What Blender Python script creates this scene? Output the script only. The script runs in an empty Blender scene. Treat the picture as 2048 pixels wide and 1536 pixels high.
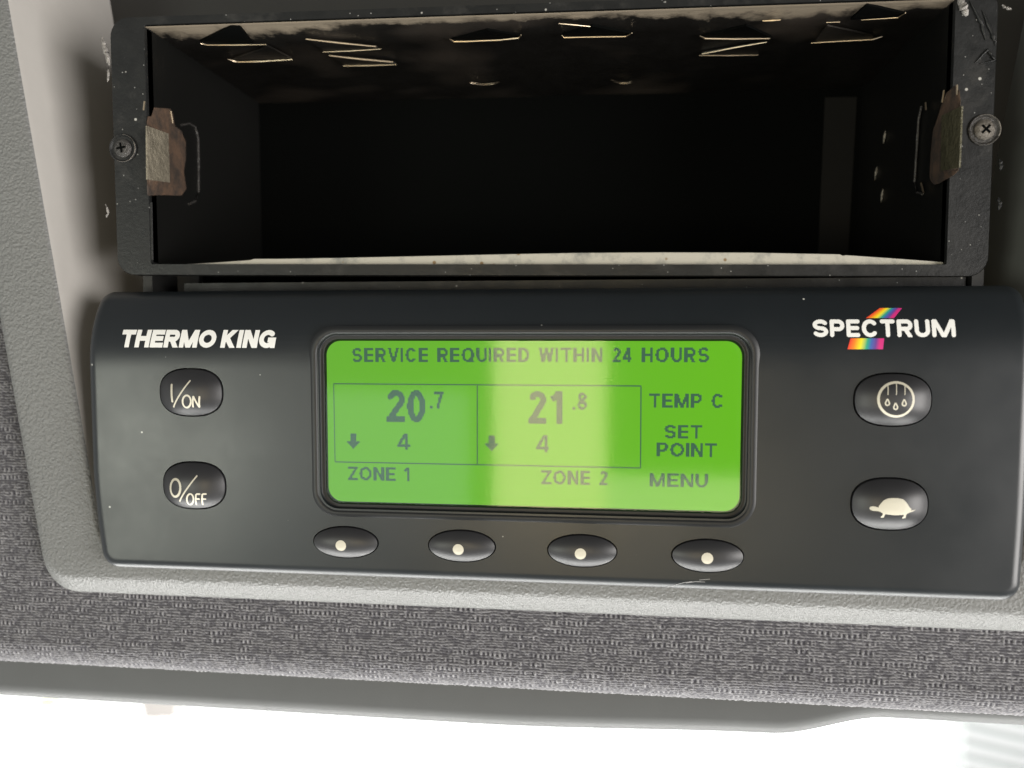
import bpy, bmesh, math, random
import numpy as np
from mathutils import Vector, Matrix, noise as mnoise

random.seed(7)
rng = np.random.default_rng(7)
SC = bpy.context.scene
COL = SC.collection
MM = 0.001

# ------------------------------------------------------------------ camera
YAW, PITCH = math.radians(6.75), math.radians(3.6)
F, CX, CY = 1538.0, 1024.0, 768.0          # focal length and centre for a 2048 x 1536 picture
CAM = np.array([0.0, -165.0, 0.0])         # millimetres; the control panel's face is the plane y = 0
FWD = np.array([-math.sin(YAW) * math.cos(PITCH), math.cos(YAW) * math.cos(PITCH), -math.sin(PITCH)])
RGT = np.array([math.cos(YAW), math.sin(YAW), 0.0])
UPV = np.cross(RGT, FWD)
cd = bpy.data.cameras.new('camera')
cam = bpy.data.objects.new('camera', cd); COL.objects.link(cam)
cd.sensor_width = 36.0
cd.lens = F / 2048 * 36
cd.clip_start = 0.01; cd.clip_end = 100
mw = Matrix.Identity(4)
for i in range(3):
    mw[i][0], mw[i][1], mw[i][2], mw[i][3] = RGT[i], UPV[i], -FWD[i], CAM[i] * MM
cam.matrix_world = mw
cd.dof.use_dof = True
cd.dof.focus_distance = 0.170
cd.dof.aperture_fstop = 11.0
SC.camera = cam

# ------------------------------------------------------------------ world: daylight through the windscreen in front, dim cab behind
world = bpy.data.worlds.new('World'); SC.world = world
world.use_nodes = True
nt = world.node_tree; nt.nodes.clear()
wo = nt.nodes.new('ShaderNodeOutputWorld'); bg = nt.nodes.new('ShaderNodeBackground')
tc = nt.nodes.new('ShaderNodeTexCoord'); sp = nt.nodes.new('ShaderNodeSeparateXYZ')
nt.links.new(tc.outputs['Generated'], sp.inputs[0])
mr = nt.nodes.new('ShaderNodeMapRange'); mr.interpolation_type = 'SMOOTHSTEP'
mr.inputs['From Min'].default_value = 0.02; mr.inputs['From Max'].default_value = 0.18
nt.links.new(sp.outputs['Y'], mr.inputs['Value'])
mr2 = nt.nodes.new('ShaderNodeMapRange')   # the cab: brighter towards the side windows (left and below), darker towards the roof
mr2.inputs['From Min'].default_value = -1; mr2.inputs['From Max'].default_value = 1
mr2.inputs['To Min'].default_value = 1.0; mr2.inputs['To Max'].default_value = 0.25
nt.links.new(sp.outputs['Z'], mr2.inputs['Value'])
cab = nt.nodes.new('ShaderNodeMix'); cab.data_type = 'RGBA'
cab.inputs[6].default_value = (0.05, 0.05, 0.05, 1); cab.inputs[7].default_value = (0.27, 0.272, 0.27, 1)
nt.links.new(mr2.outputs[0], cab.inputs[0])
mx = nt.nodes.new('ShaderNodeMix'); mx.data_type = 'RGBA'
mx.inputs[7].default_value = (2.35, 2.38, 2.35, 1)
mr3 = nt.nodes.new('ShaderNodeMapRange')   # the driver's side window brightens the left half of the cab
mr3.inputs['From Min'].default_value = -1; mr3.inputs['From Max'].default_value = 0.2
mr3.inputs['To Min'].default_value = 3.2; mr3.inputs['To Max'].default_value = 0.85
nt.links.new(sp.outputs['X'], mr3.inputs['Value'])
sc_ = nt.nodes.new('ShaderNodeVectorMath'); sc_.operation = 'SCALE'
nt.links.new(cab.outputs[2], sc_.inputs[0]); nt.links.new(mr3.outputs[0], sc_.inputs['Scale'])
nt.links.new(sc_.outputs[0], mx.inputs[6]); nt.links.new(mr.outputs[0], mx.inputs[0])
nt.links.new(mx.outputs[2], bg.inputs['Color']); bg.inputs['Strength'].default_value = 1.0
nt.links.new(bg.outputs[0], wo.inputs[0])

# ------------------------------------------------------------------ lamps: the cab's side windows, behind the camera
def area(name, loc, target, sx, sy, radiance, color=(1, 1, 1)):
    ld = bpy.data.lights.new(name, 'AREA'); ld.shape = 'RECTANGLE'
    ld.size, ld.size_y = sx * MM, sy * MM
    ld.energy = radiance * math.pi * sx * sy * MM * MM
    ld.color = color
    o = bpy.data.objects.new(name, ld); COL.objects.link(o)
    o.location = Vector(loc) * MM
    d = Vector(target) - Vector(loc)
    o.rotation_euler = d.to_track_quat('-Z', 'Y').to_euler()
    return o
WARM = (1.0, 0.93, 0.80)
area('window_lamp', (-81, -1000, -140), (-81, 0, -140), 172, 300, 9.5, (1.0, 0.80, 0.46))
area('window_lamp', (165, -1001, -256), (165, 0, -256), 320, 90, 5.5, (1.0, 0.88, 0.62))
area('window_lamp', (-330, -1002, -190), (-330, 0, -190), 250, 210, 1.9, (0.9, 1.0, 1.0))
area('window_lamp', (-720, -950, -180), (-60, 0, -20), 300, 300, 12.0, (0.97, 1.0, 0.86))
area('window_lamp', (950, -560, -130), (-60, 0, 20), 700, 600, 12.5, (1.0, 0.965, 0.93))
area('dashboard_lamp', (-20, -120, -520), (-20, -5, -54), 900, 110, 12.0, (1.0, 1.0, 0.97))
area('dashboard_lamp', (-20, 6, -500), (-20, 4, -54), 1000, 70, 20.0, (1.0, 0.99, 0.95))

SC.view_settings.view_transform = 'Standard'
SC.view_settings.look = 'None'
SC.view_settings.exposure = 0.0
SC.view_settings.gamma = 1.0
SC.view_settings.use_curve_mapping = False
SC.render.engine = 'CYCLES'
SC.cycles.max_bounces = 8

# ------------------------------------------------------------------ picture point -> point on a plane of the place
def ray(px, py):
    return (px - CX) / F * RGT - (py - CY) / F * UPV + FWD
def U(px, py, y=0.0):
    d = ray(px, py); t = (y - CAM[1]) / d[1]
    p = CAM + d * t
    return p[0], p[2]
def hit(px, py, p0, n):
    d = ray(px, py); n = np.array(n, float)
    t = np.dot(np.array(p0) - CAM, n) / np.dot(d, n)
    return CAM + d * t
def Us(px, py, surf):
    y = 0.0
    for _ in range(6):
        x, z = U(px, py, y); y = surf(x, z)
    return x, z

# ------------------------------------------------------------------ things, parts, meshes
ORIGIN = {}
def thing(name, label, cat, loc, group=None):
    o = bpy.data.objects.new(name, None); COL.objects.link(o)
    o.location = Vector(loc) * MM
    o.empty_display_size = 0.01
    o['label'] = label; o['category'] = cat
    if group: o['group'] = group
    ORIGIN[o.name] = np.array(loc, float)
    return o
def obj(name, verts, faces, mat, parent=None, smooth=True, angle=35, label=None, attrs=None):
    org = ORIGIN[parent.name] if parent else np.zeros(3)
    v = (np.asarray(verts, float) - org) * MM
    me = bpy.data.meshes.new(name)
    me.from_pydata(v.tolist(), [], [list(map(int, f)) for f in faces])
    me.update()
    if smooth:
        me.polygons.foreach_set('use_smooth', [True] * len(me.polygons))
        me.set_sharp_from_angle(angle=math.radians(angle))
    if attrs:
        for k, a in attrs.items():
            at = me.attributes.new(k, 'FLOAT', 'POINT'); at.data.foreach_set('value', np.asarray(a, np.float32))
    me.materials.append(mat)
    o = bpy.data.objects.new(name, me); COL.objects.link(o)
    if parent:
        o.parent = parent; ORIGIN[o.name] = org
    if label: o['label'] = label
    return o
def fixnormals(o):
    bm = bmesh.new(); bm.from_mesh(o.data)
    bmesh.ops.recalc_face_normals(bm, faces=bm.faces); bm.to_mesh(o.data); bm.free()
    return o
class MB:
    def __init__(s): s.v = []; s.f = []
    def add(s, verts, faces):
        b = len(s.v); s.v += [tuple(p) for p in verts]; s.f += [[i + b for i in f] for f in faces]
    def loft(s, loops, closed=True, cap0=False, cap1=False):
        n = len(loops[0]); V = [p for l in loops for p in l]; Fa = []
        for k in range(len(loops) - 1):
            for i in range(n if closed else n - 1):
                j = (i + 1) % n
                Fa.append([k * n + i, k * n + j, (k + 1) * n + j, (k + 1) * n + i])
        if cap0: Fa.append(list(range(n))[::-1])
        if cap1: Fa.append([(len(loops) - 1) * n + i for i in range(n)])
        s.add(V, Fa)
    def prism(s, poly, d):
        d = np.array(d, float); P = [np.array(p, float) for p in poly]
        s.loft([P, [p + d for p in P]], True, True, True)
    def box(s, a, b):
        x0, y0, z0 = a; x1, y1, z1 = b
        s.prism([(x0, y0, z0), (x1, y0, z0), (x1, y0, z1), (x0, y0, z1)], (0, y1 - y0, 0))
    def tube(s, path, r, n=8, flat=1.0):
        P = [np.array(p, float) for p in path]; loops = []
        for i, p in enumerate(P):
            t = P[min(i + 1, len(P) - 1)] - P[max(i - 1, 0)]; t /= np.linalg.norm(t) + 1e-9
            a = np.cross(t, (0, 0, 1.0)) if abs(t[2]) < 0.9 else np.cross(t, (0, 1.0, 0))
            a /= np.linalg.norm(a); b = np.cross(t, a)
            rr = r[i] if hasattr(r, '__len__') else r
            loops.append([p + rr * (math.cos(q) * a + math.sin(q) * b * flat) for q in np.linspace(0, 2 * math.pi, n, endpoint=False)])
        s.loft(loops, True, True, True)
    def lathe(s, c, prof, n=32, axis=(0, -1, 0)):
        # prof: (radius, height along axis); axis is close to -y
        ax = np.array(axis, float); ax /= np.linalg.norm(ax)
        a = np.cross(ax, (0, 0, 1.0)); a /= np.linalg.norm(a); b = np.cross(ax, a); c = np.array(c, float)
        loops = [[c + h * ax + r * (math.cos(q) * a + math.sin(q) * b) for q in np.linspace(0, 2 * math.pi, n, endpoint=False)] for r, h in prof]
        s.loft(loops, True, False, True)
    def build(s, name, mat, parent=None, fix=True, **k):
        o = obj(name, s.v, s.f, mat, parent, **k)
        if fix:
            fixnormals(o)
            if k.get('smooth', True): o.data.set_sharp_from_angle(angle=math.radians(k.get('angle', 35)))
        return o

# ------------------------------------------------------------------ materials
def newmat(name):
    m = bpy.data.materials.new(name); m.use_nodes = True
    n = m.node_tree; return m, n, n.nodes['Principled BSDF']
def N(n, t, **k):
    x = n.nodes.new(t)
    for a, b in k.items(): setattr(x, a, b)
    return x
def ramp(n, src, p0, c0, p1, c1):
    r = N(n, 'ShaderNodeValToRGB')
    r.color_ramp.elements[0].position = p0; r.color_ramp.elements[0].color = c0
    r.color_ramp.elements[1].position = p1; r.color_ramp.elements[1].color = c1
    n.links.new(src, r.inputs[0]); return r.outputs[0]
def g(v): return (v, v, v, 1)
def mixc(n, fac, a, b):
    m = N(n, 'ShaderNodeMix', data_type='RGBA')
    if hasattr(fac, 'links'): n.links.new(fac, m.inputs[0])
    else: m.inputs[0].default_value = fac
    for i, c in ((6, a), (7, b)):
        if hasattr(c, 'links'): n.links.new(c, m.inputs[i])
        else: m.inputs[i].default_value = c
    return m.outputs[2]
def noise_tex(n, scale, detail=3, rough=0.55, coord='Object', stretch=None):
    t = N(n, 'ShaderNodeTexCoord'); x = N(n, 'ShaderNodeTexNoise')
    x.inputs['Scale'].default_value = scale; x.inputs['Detail'].default_value = detail; x.inputs['Roughness'].default_value = rough
    if stretch:
        mp = N(n, 'ShaderNodeMapping'); mp.inputs['Scale'].default_value = stretch
        n.links.new(t.outputs[coord], mp.inputs[0]); n.links.new(mp.outputs[0], x.inputs['Vector'])
    else: n.links.new(t.outputs[coord], x.inputs['Vector'])
    return x.outputs[0]
def voronoi(n, scale, feature='F1', out=0, rnd=1.0, smooth=None):
    t = N(n, 'ShaderNodeTexCoord'); x = N(n, 'ShaderNodeTexVoronoi', feature=feature)
    x.inputs['Scale'].default_value = scale; x.inputs['Randomness'].default_value = rnd
    n.links.new(t.outputs['Object'], x.inputs['Vector']); return x.outputs[out]
def bump(n, b, height, dist, strength=1.0):
    x = N(n, 'ShaderNodeBump'); x.inputs['Distance'].default_value = dist; x.inputs['Strength'].default_value = strength
    n.links.new(height, x.inputs['Height']); n.links.new(x.outputs[0], b.inputs['Normal'])
def dusty(n, base, scale, size, c=(0.5, 0.5, 0.47, 1)):
    d = voronoi(n, scale)
    k = ramp(n, d, size * 0.6, g(1), size, g(0))
    return mixc(n, k, base, c)
def mat_plain(name, c, rough=0.5, metal=0.0, spec=0.5):
    m, n, b = newmat(name)
    b.inputs['Base Color'].default_value = (*c, 1); b.inputs['Roughness'].default_value = rough
    b.inputs['Metallic'].default_value = metal; b.inputs['Specular IOR Level'].default_value = spec
    return m
def mat_panel():
    m, n, b = newmat('black_satin_plastic')
    base = mixc(n, noise_tex(n, 60, 4), (0.0080, 0.0105, 0.0126, 1), (0.0112, 0.0140, 0.0162, 1))
    base = dusty(n, base, 95, 0.026)
    base = dusty(n, base, 140, 0.022, (0.35, 0.35, 0.33, 1))
    n.links.new(base, b.inputs['Base Color'])
    n.links.new(ramp(n, noise_tex(n, 45, 5, 0.65), 0.3, g(0.28), 0.75, g(0.37)), b.inputs['Roughness'])
    bump(n, b, noise_tex(n, 5200, 2), 0.00002, 0.35)
    return m
def mat_button():
    m, n, b = newmat('black_rubber')
    n.links.new(mixc(n, noise_tex(n, 300, 3), (0.017, 0.017, 0.019, 1), (0.024, 0.024, 0.026, 1)), b.inputs['Base Color'])
    b.inputs['Roughness'].default_value = 0.42
    bump(n, b, noise_tex(n, 4200, 2), 0.00002, 0.4)
    return m
def mat_trim():
    m, n, b = newmat('grained_grey_plastic')
    n.links.new(mixc(n, noise_tex(n, 40, 4), (0.130, 0.132, 0.130, 1), (0.152, 0.154, 0.151, 1)), b.inputs['Base Color'])
    b.inputs['Roughness'].default_value = 0.48
    v = voronoi(n, 1500, 'SMOOTH_F1'); w = noise_tex(n, 2100, 2)
    a = N(n, 'ShaderNodeMath', operation='ADD'); n.links.new(v, a.inputs[0]); n.links.new(w, a.inputs[1])
    bump(n, b, a.outputs[0], 0.00028, 0.72)
    return m
def mat_smooth_grey(name, c, rough=0.55):
    m, n, b = newmat(name)
    n.links.new(mixc(n, noise_tex(n, 120, 4), (*[x * 0.92 for x in c], 1), (*[x * 1.08 for x in c], 1)), b.inputs['Base Color'])
    b.inputs['Roughness'].default_value = rough
    bump(n, b, noise_tex(n, 1800, 3), 0.00006, 0.4)
    return m
def mat_cage():
    m, n, b = newmat('black_painted_steel')
    base = mixc(n, ramp(n, noise_tex(n, 130, 6, 0.7), 0.55, g(0), 0.78, g(1)), (0.010, 0.0105, 0.0105, 1), (0.034, 0.033, 0.031, 1))
    base = dusty(n, base, 190, 0.075, (0.42, 0.41, 0.38, 1))
    base = dusty(n, base, 520, 0.085, (0.25, 0.25, 0.24, 1))
    n.links.new(base, b.inputs['Base Color'])
    n.links.new(ramp(n, noise_tex(n, 220, 5), 0.3, g(0.32), 0.7, g(0.5)), b.inputs['Roughness']); b.inputs['Specular IOR Level'].default_value = 0.35
    bump(n, b, noise_tex(n, 900, 4, 0.65), 0.00012, 0.5)
    return m
def mat_ceiling():
    # painted sheet steel, worn to bare dusty metal along its front edge
    m, n, b = newmat('worn_black_steel')
    at = N(n, 'ShaderNodeAttribute', attribute_name='edge')
    ns = noise_tex(n, 160, 6, 0.7); ns2 = noise_tex(n, 30, 2, 0.45, stretch=(1, 1.4, 1))
    a = N(n, 'ShaderNodeMath', operation='MULTIPLY_ADD'); n.links.new(ns, a.inputs[0]); a.inputs[1].default_value = 0.8; n.links.new(at.outputs['Fac'], a.inputs[2])
    wear = ramp(n, a.outputs[0], 0.60, g(0), 0.80, g(1))
    sheen_smear = ramp(n, ns2, 0.48, g(0), 0.80, g(0.6))  # brown smears, with the sheet's sheen put into their colour
    base = mixc(n, sheen_smear, (0.010, 0.009, 0.008, 1), (0.13, 0.105, 0.085, 1))
    base = mixc(n, wear, base, (0.36, 0.30, 0.225, 1))
    n.links.new(base, b.inputs['Base Color'])
    mt = N(n, 'ShaderNodeMath', operation='MULTIPLY'); n.links.new(wear, mt.inputs[0]); mt.inputs[1].default_value = 0.35
    n.links.new(mt.outputs[0], b.inputs['Metallic'])
    n.links.new(ramp(n, ns, 0.3, g(0.28), 0.75, g(0.5)), b.inputs['Roughness'])
    bump(n, b, noise_tex(n, 420, 4), 0.0002, 0.5)
    return m
def mat_rust():
    m, n, b = newmat('rusty_steel')
    k = ramp(n, noise_tex(n, 260, 6, 0.7), 0.38, g(0), 0.66, g(1))
    n.links.new(mixc(n, k, (0.035, 0.026, 0.02, 1), (0.105, 0.062, 0.038, 1)), b.inputs['Base Color'])
    b.inputs['Roughness'].default_value = 0.75
    bump(n, b, noise_tex(n, 900, 5, 0.7), 0.0002, 0.8)
    return m
def mat_pad(c):
    m, n, b = newmat('galvanised_pad')
    n.links.new(mixc(n, noise_tex(n, 420, 5), (*[x * 0.35 for x in c], 1), (*[x * 1.15 for x in c], 1)), b.inputs['Base Color'])
    b.inputs['Metallic'].default_value = 0.3; b.inputs['Roughness'].default_value = 0.42
    bump(n, b, noise_tex(n, 900, 4, 0.6), 0.0006, 1.0)
    return m
def mat_cream():
    m, n, b = newmat('cream_painted_edge')
    k = ramp(n, noise_tex(n, 190, 6, 0.7), 0.5, g(0), 0.72, g(1))
    base = mixc(n, k, (0.42, 0.40, 0.34, 1), (0.20, 0.20, 0.18, 1))
    base = dusty(n, base, 230, 0.12, (0.2, 0.13, 0.06, 1))
    n.links.new(base, b.inputs['Base Color']); b.inputs['Roughness'].default_value = 0.6
    bump(n, b, noise_tex(n, 700, 4), 0.0002, 0.5)
    return m
def mat_fabric():
    m, n, b = newmat('knitted_grey_fabric')
    at = N(n, 'ShaderNodeAttribute', attribute_name='yarn')
    base = ramp(n, at.outputs['Fac'], 0.0, (0.036, 0.034, 0.042, 1), 1.0, (0.285, 0.280, 0.290, 1))
    n.links.new(base, b.inputs['Base Color']); b.inputs['Roughness'].default_value = 0.85
    b.inputs['Specular IOR Level'].default_value = 0.25
    b.inputs['Sheen Weight'].default_value = 0.15
    bump(n, b, noise_tex(n, 6000, 2), 0.0001, 0.4)
    return m
def mat_rainbow():
    m, n, b = newmat('rainbow_print')
    at = N(n, 'ShaderNodeAttribute', attribute_name='t')
    r = N(n, 'ShaderNodeValToRGB'); e = r.color_ramp.elements
    stops = [(0, (0.70, 0.03, 0.02)), (0.16, (0.85, 0.22, 0.01)), (0.34, (0.85, 0.72, 0.01)), (0.52, (0.02, 0.36, 0.20)),
             (0.64, (0.04, 0.12, 0.40)), (0.78, (0.13, 0.04, 0.26)), (0.90, (0.62, 0.02, 0.18)), (1, (0.55, 0.02, 0.20))]
    e[0].position, e[0].color = stops[0][0], (*stops[0][1], 1); e[1].position, e[1].color = stops[-1][0], (*stops[-1][1], 1)
    for p, c in stops[1:-1]:
        x = e.new(p); x.color = (*c, 1)
    n.links.new(at.outputs['Fac'], r.inputs[0]); n.links.new(r.outputs[0], b.inputs['Base Color'])
    b.inputs['Roughness'].default_value = 0.5
    return m
def mat_lcd():
    # a backlit liquid crystal: it gives off its own green light, a little stronger towards its right
    m, n, b = newmat('backlit_lcd')
    t = N(n, 'ShaderNodeTexCoord'); s = N(n, 'ShaderNodeSeparateXYZ'); n.links.new(t.outputs['Object'], s.inputs[0])
    r = N(n, 'ShaderNodeMapRange'); r.inputs['From Min'].default_value = -0.05; r.inputs['From Max'].default_value = 0.05
    n.links.new(s.outputs['X'], r.inputs['Value'])
    c = mixc(n, r.outputs[0], (0.105, 0.405, 0.006, 1), (0.118, 0.470, 0.0005, 1))
    b.inputs['Base Color'].default_value = (0.010, 0.022, 0.002, 1); b.inputs['Roughness'].default_value = 0.6
    n.links.new(c, b.inputs['Emission Color']); b.inputs['Emission Strength'].default_value = 1.0
    return m
def mat_lcdtext():
    m, n, b = newmat('lcd_dark_segments')
    b.inputs['Base Color'].default_value = (0.008, 0.014, 0.012, 1); b.inputs['Roughness'].default_value = 0.6
    b.inputs['Emission Color'].default_value = (0.026, 0.105, 0.058, 1); b.inputs['Emission Strength'].default_value = 1.0
    return m
def mat_glass():
    m = bpy.data.materials.new('display_glass'); m.use_nodes = True
    n = m.node_tree; n.nodes.clear()
    o = N(n, 'ShaderNodeOutputMaterial'); mixs = N(n, 'ShaderNodeMixShader')
    tr = N(n, 'ShaderNodeBsdfTransparent'); gl = N(n, 'ShaderNodeBsdfGlossy'); fr = N(n, 'ShaderNodeFresnel')
    fr.inputs['IOR'].default_value = 1.5; gl.inputs['Roughness'].default_value = 0.075
    n.links.new(fr.outputs[0], mixs.inputs[0]); n.links.new(tr.outputs[0], mixs.inputs[1]); n.links.new(gl.outputs[0], mixs.inputs[2])
    n.links.new(mixs.outputs[0], o.inputs[0])
    return m
M_PANEL, M_BTN, M_TRIM, M_CAGE, M_CEIL, M_RUST = mat_panel(), mat_button(), mat_trim(), mat_cage(), mat_ceiling(), mat_rust()
M_CREAM, M_FAB, M_RAIN, M_LCD, M_LCDT, M_GLASS = mat_cream(), mat_fabric(), mat_rainbow(), mat_lcd(), mat_lcdtext(), mat_glass()
M_RAIL = mat_smooth_grey('smooth_grey_plastic', (0.056, 0.058, 0.058))
M_WALL = mat_smooth_grey('smooth_lit_grey_plastic', (0.43, 0.410, 0.385))  # lighter copy for the left recess wall, its light put into the colour
M_SHADE = mat_smooth_grey('smooth_shaded_grey_plastic', (0.13, 0.135, 0.125))  # darker copy for the right recess wall, its shade put into the colour
M_BACK = mat_smooth_grey('shadowed_recess_plastic', (0.016, 0.016, 0.0155), 0.6)  # back plates near black: the recess shadow is put into the colour
M_BLACK = mat_plain('black_void', (0.0018, 0.0021, 0.0020), 0.8, 0, 0.04)  # near-zero colour paints in the dark of holes and the slot's back
M_WHITE = mat_plain('white_print', (0.80, 0.80, 0.78), 0.5)
M_CREAMPRINT = mat_plain('cream_print', (0.52, 0.49, 0.40), 0.5)
M_BARE = mat_plain('bare_metal_edge', (0.80, 0.66, 0.47), 0.33, 1.0)
M_STEEL = mat_pad((0.36, 0.33, 0.28))
M_INNER = mat_plain('shaded_inner_steel', (0.006, 0.006, 0.0055), 0.42, 0, 0.35)  # darker copy of the frame's steel; the slot's shade is in the colour
M_DARKSTEEL = mat_pad((0.07, 0.066, 0.062)); M_PALESTEEL = mat_pad((0.20, 0.18, 0.155))
M_SCRATCH = mat_plain('scratched_plastic', (0.22, 0.22, 0.22), 0.5)
M_BEZEL = mat_plain('glossy_black_bezel', (0.012, 0.013, 0.014), 0.40, 0, 0.35)
M_GLUE = mat_pad((0.33, 0.31, 0.29)); M_GLUE.name = 'dried_glue'

# ------------------------------------------------------------------ glyphs: strokes in cap-height units, rasterised to thin rows of quads
def arc(cx, cy, rx, ry, a0, a1, n=22):
    return [(cx + rx * math.cos(math.radians(a)), cy + ry * math.sin(math.radians(a))) for a in np.linspace(a0, a1, n)]
W = dict(T=.80, H=.84, E=.74, R=.84, M=1.04, O=.98, K=.86, I=0, N=.84, G=.94, S=.82, P=.80, C=.90, U=.82, V=.86, Q=.98,
         D=.84, W=1.14, Z=.76, F=.70, A=.9)
W.update({'0': .62, '1': .44, '2': .62, '4': .66, '7': .58, '8': .62, '.': 0, ' ': .38, '/': .5, '~': .36})
def strokes(c, w, h):
    l, r, t, b, m = h, w - h, 1 - h, h, 0.5
    if c == 'T': return [[(0, t), (w, t)], [(w / 2, 0), (w / 2, 1)]]
    if c == 'H': return [[(l, 0), (l, 1)], [(r, 0), (r, 1)], [(l, .52), (r, .52)]]
    if c == 'E': return [[(l, 0), (l, 1)], [(0, t), (w, t)], [(0, b), (w, b)], [(l, .51), (w * .95, .51)]]
    if c == 'F': return [[(l, 0), (l, 1)], [(0, t), (w, t)], [(l, .5), (w * .92, .5)]]
    if c == 'I': return [[(w / 2, 0), (w / 2, 1)]]
    if c == 'N': return [[(l, 0), (l, 1)], [(r, 0), (r, 1)], [(l * .9, 1.05), (w - l * .9, -.05)]]
    if c == 'M': return [[(l, 0), (l, 1)], [(r, 0), (r, 1)], [(l, 1.05), (w / 2 + h * .1, -.02)], [(r, 1.05), (w / 2 - h * .1, -.02)]]
    if c == 'K': return [[(l, 0), (l, 1)], [(w * .93 - h * .3, 1.08), (l * 1.1, .36)], [(w * .34, .58), (w - h * 1.05, -.08)]]
    if c in 'PR':
        lo = .44 if c == 'P' else .46; ry = (t - lo) / 2; rx = min(ry, r - l)
        s = [[(l, 0), (l, 1)], [(l, t)] + arc(r - rx, (t + lo) / 2, rx, ry, 90, -90, 14) + [(l, lo)]]
        if c == 'R': s.append([(w * .52, lo), (r + h * .15, -.06)])
        return s
    if c == 'D': return [[(l, 0), (l, 1)], [(l, t), (w * .42, t)] + arc(w * .42, .5, r - w * .42, t - .5, 90, -90) + [(l, b)]]
    if c in 'OQ0':
        s = [arc(w / 2, .5, w / 2 - h, .5 - h, 0, 360, 40)]
        if c == 'Q': s.append([(w * .58, .26), (w * .97, -.02)])
        return s
    if c == 'C': return [arc(w / 2, .5, w / 2 - h, .5 - h, 42, 318, 36)]
    if c == 'G': return [arc(w / 2, .5, w / 2 - h, .5 - h, 42, 322, 36), [(w * .52, .45), (w, .45)], [(r, .0), (r, .45)]]
    if c == 'U': return [[(l, 1), (l, .38)] + arc(w / 2, .38, w / 2 - h, .38 - h, 180, 360, 20) + [(r, 1)]]
    if c == 'V': return [[(h * .6, 1.05), (w / 2, -.03)], [(w - h * .6, 1.05), (w / 2, -.03)]]
    if c == 'W': return [[(h * .7, 1.05), (w * .28, -.03)], [(w * .28, -.03), (w / 2, 1.0)], [(w / 2, 1.0), (w * .72, -.03)], [(w - h * .7, 1.05), (w * .72, -.03)]]
    if c == 'Z': return [[(0, t), (w, t)], [(0, b), (w, b)], [(r, 1 - h), (l, h)]]
    if c == 'S':
        ry = (1 - 2 * h) / 4; rx = w / 2 - h
        return [arc(w / 2, t - ry, rx, ry, 25, 270, 24) + arc(w / 2, b + ry, rx, ry, 90, -155, 24)]
    if c == '2':
        q = w / 2 - h
        return [arc(w / 2, t - q * 1.02, q, q * 1.02, 165, -28, 18) + [(l, b)], [(0, b), (w, b)]]
    if c == '4': return [[(w * .72 - h * .3, 1.04), (h * .5, .26)], [(0, .27), (w, .27)], [(w * .70, 0), (w * .70, 1)]]
    if c == '7': return [[(0, t), (w, t)], [(w - h, t), (w * .55, .5), (w * .34, 0)]]
    if c == '8': return [arc(w / 2, .755, w / 2 - h * 1.2, .245 - h, 0, 360, 26), arc(w / 2, .27, w / 2 - h, .27 - h, 0, 360, 26)]
    if c == '1': return [[(w * .70, 0), (w * .70, 1)], [(0.02, .74), (w * .40, .82), (w * .68, 1.02)]]
    if c == '.': return [[(w / 2, 0), (w / 2, 2 * h)]]
    if c == '/': return [[(0, -.15), (w, 1.15)]]
    return []
def coverage(X, Z, sts, h, rnd, clip=True):
    cov = np.zeros(X.shape, bool)
    for st in sts:
        k = len(st) - 1
        for i in range(k):
            (x0, z0), (x1, z1) = st[i], st[i + 1]
            dx, dz = x1 - x0, z1 - z0; L = math.hypot(dx, dz)
            if L < 1e-9: continue
            t = ((X - x0) * dx + (Z - z0) * dz) / L; d = np.abs((X - x0) * dz - (Z - z0) * dx) / L
            if rnd:
                e = h * (1 - rnd); t0 = h if i == 0 else 0; t1 = h if i == k - 1 else 0
                # rounded terminals: shorten the core, then a disc-swept segment
                tt = np.clip(t, min(t0, L / 2), L - min(t1, L / 2))
                cov |= (t - tt) ** 2 + d ** 2 <= h * h
            else:
                cov |= (d <= h) & (t >= 0) & (t <= L)
            if 0 < i:
                cov |= (X - x0) ** 2 + (Z - z0) ** 2 <= h * h
    if clip: cov &= (Z >= 0) & (Z <= 1)
    return cov
def spans(cov, xs):
    out = []
    for r in range(cov.shape[0]):
        c = cov[r].astype(np.int8); d = np.diff(np.concatenate([[0], c, [0]]))
        for a, b in zip(np.where(d == 1)[0], np.where(d == -1)[0]): out.append((r, a, b))
    return out
def glyph_quads(sts, w, h, rows, rnd=0.0, lcd=False):
    """list of (x0, x1, z0, z1) rectangles in cap-height units"""
    pad = 0.2; dz = 1.0 / rows; dx = dz if lcd else dz / 6
    zs = (np.arange(rows) + .5) * dz; nx = int(math.ceil((w + 2 * pad) / dx)); xs = -pad + (np.arange(nx) + .5) * dx
    X, Z = np.meshgrid(xs, zs)
    cov = coverage(X, Z, sts, h, rnd)
    return [(xs[a] - dx / 2, xs[b - 1] + dx / 2, r * dz, (r + 1) * dz) for r, a, b in spans(cov, xs)]
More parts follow.
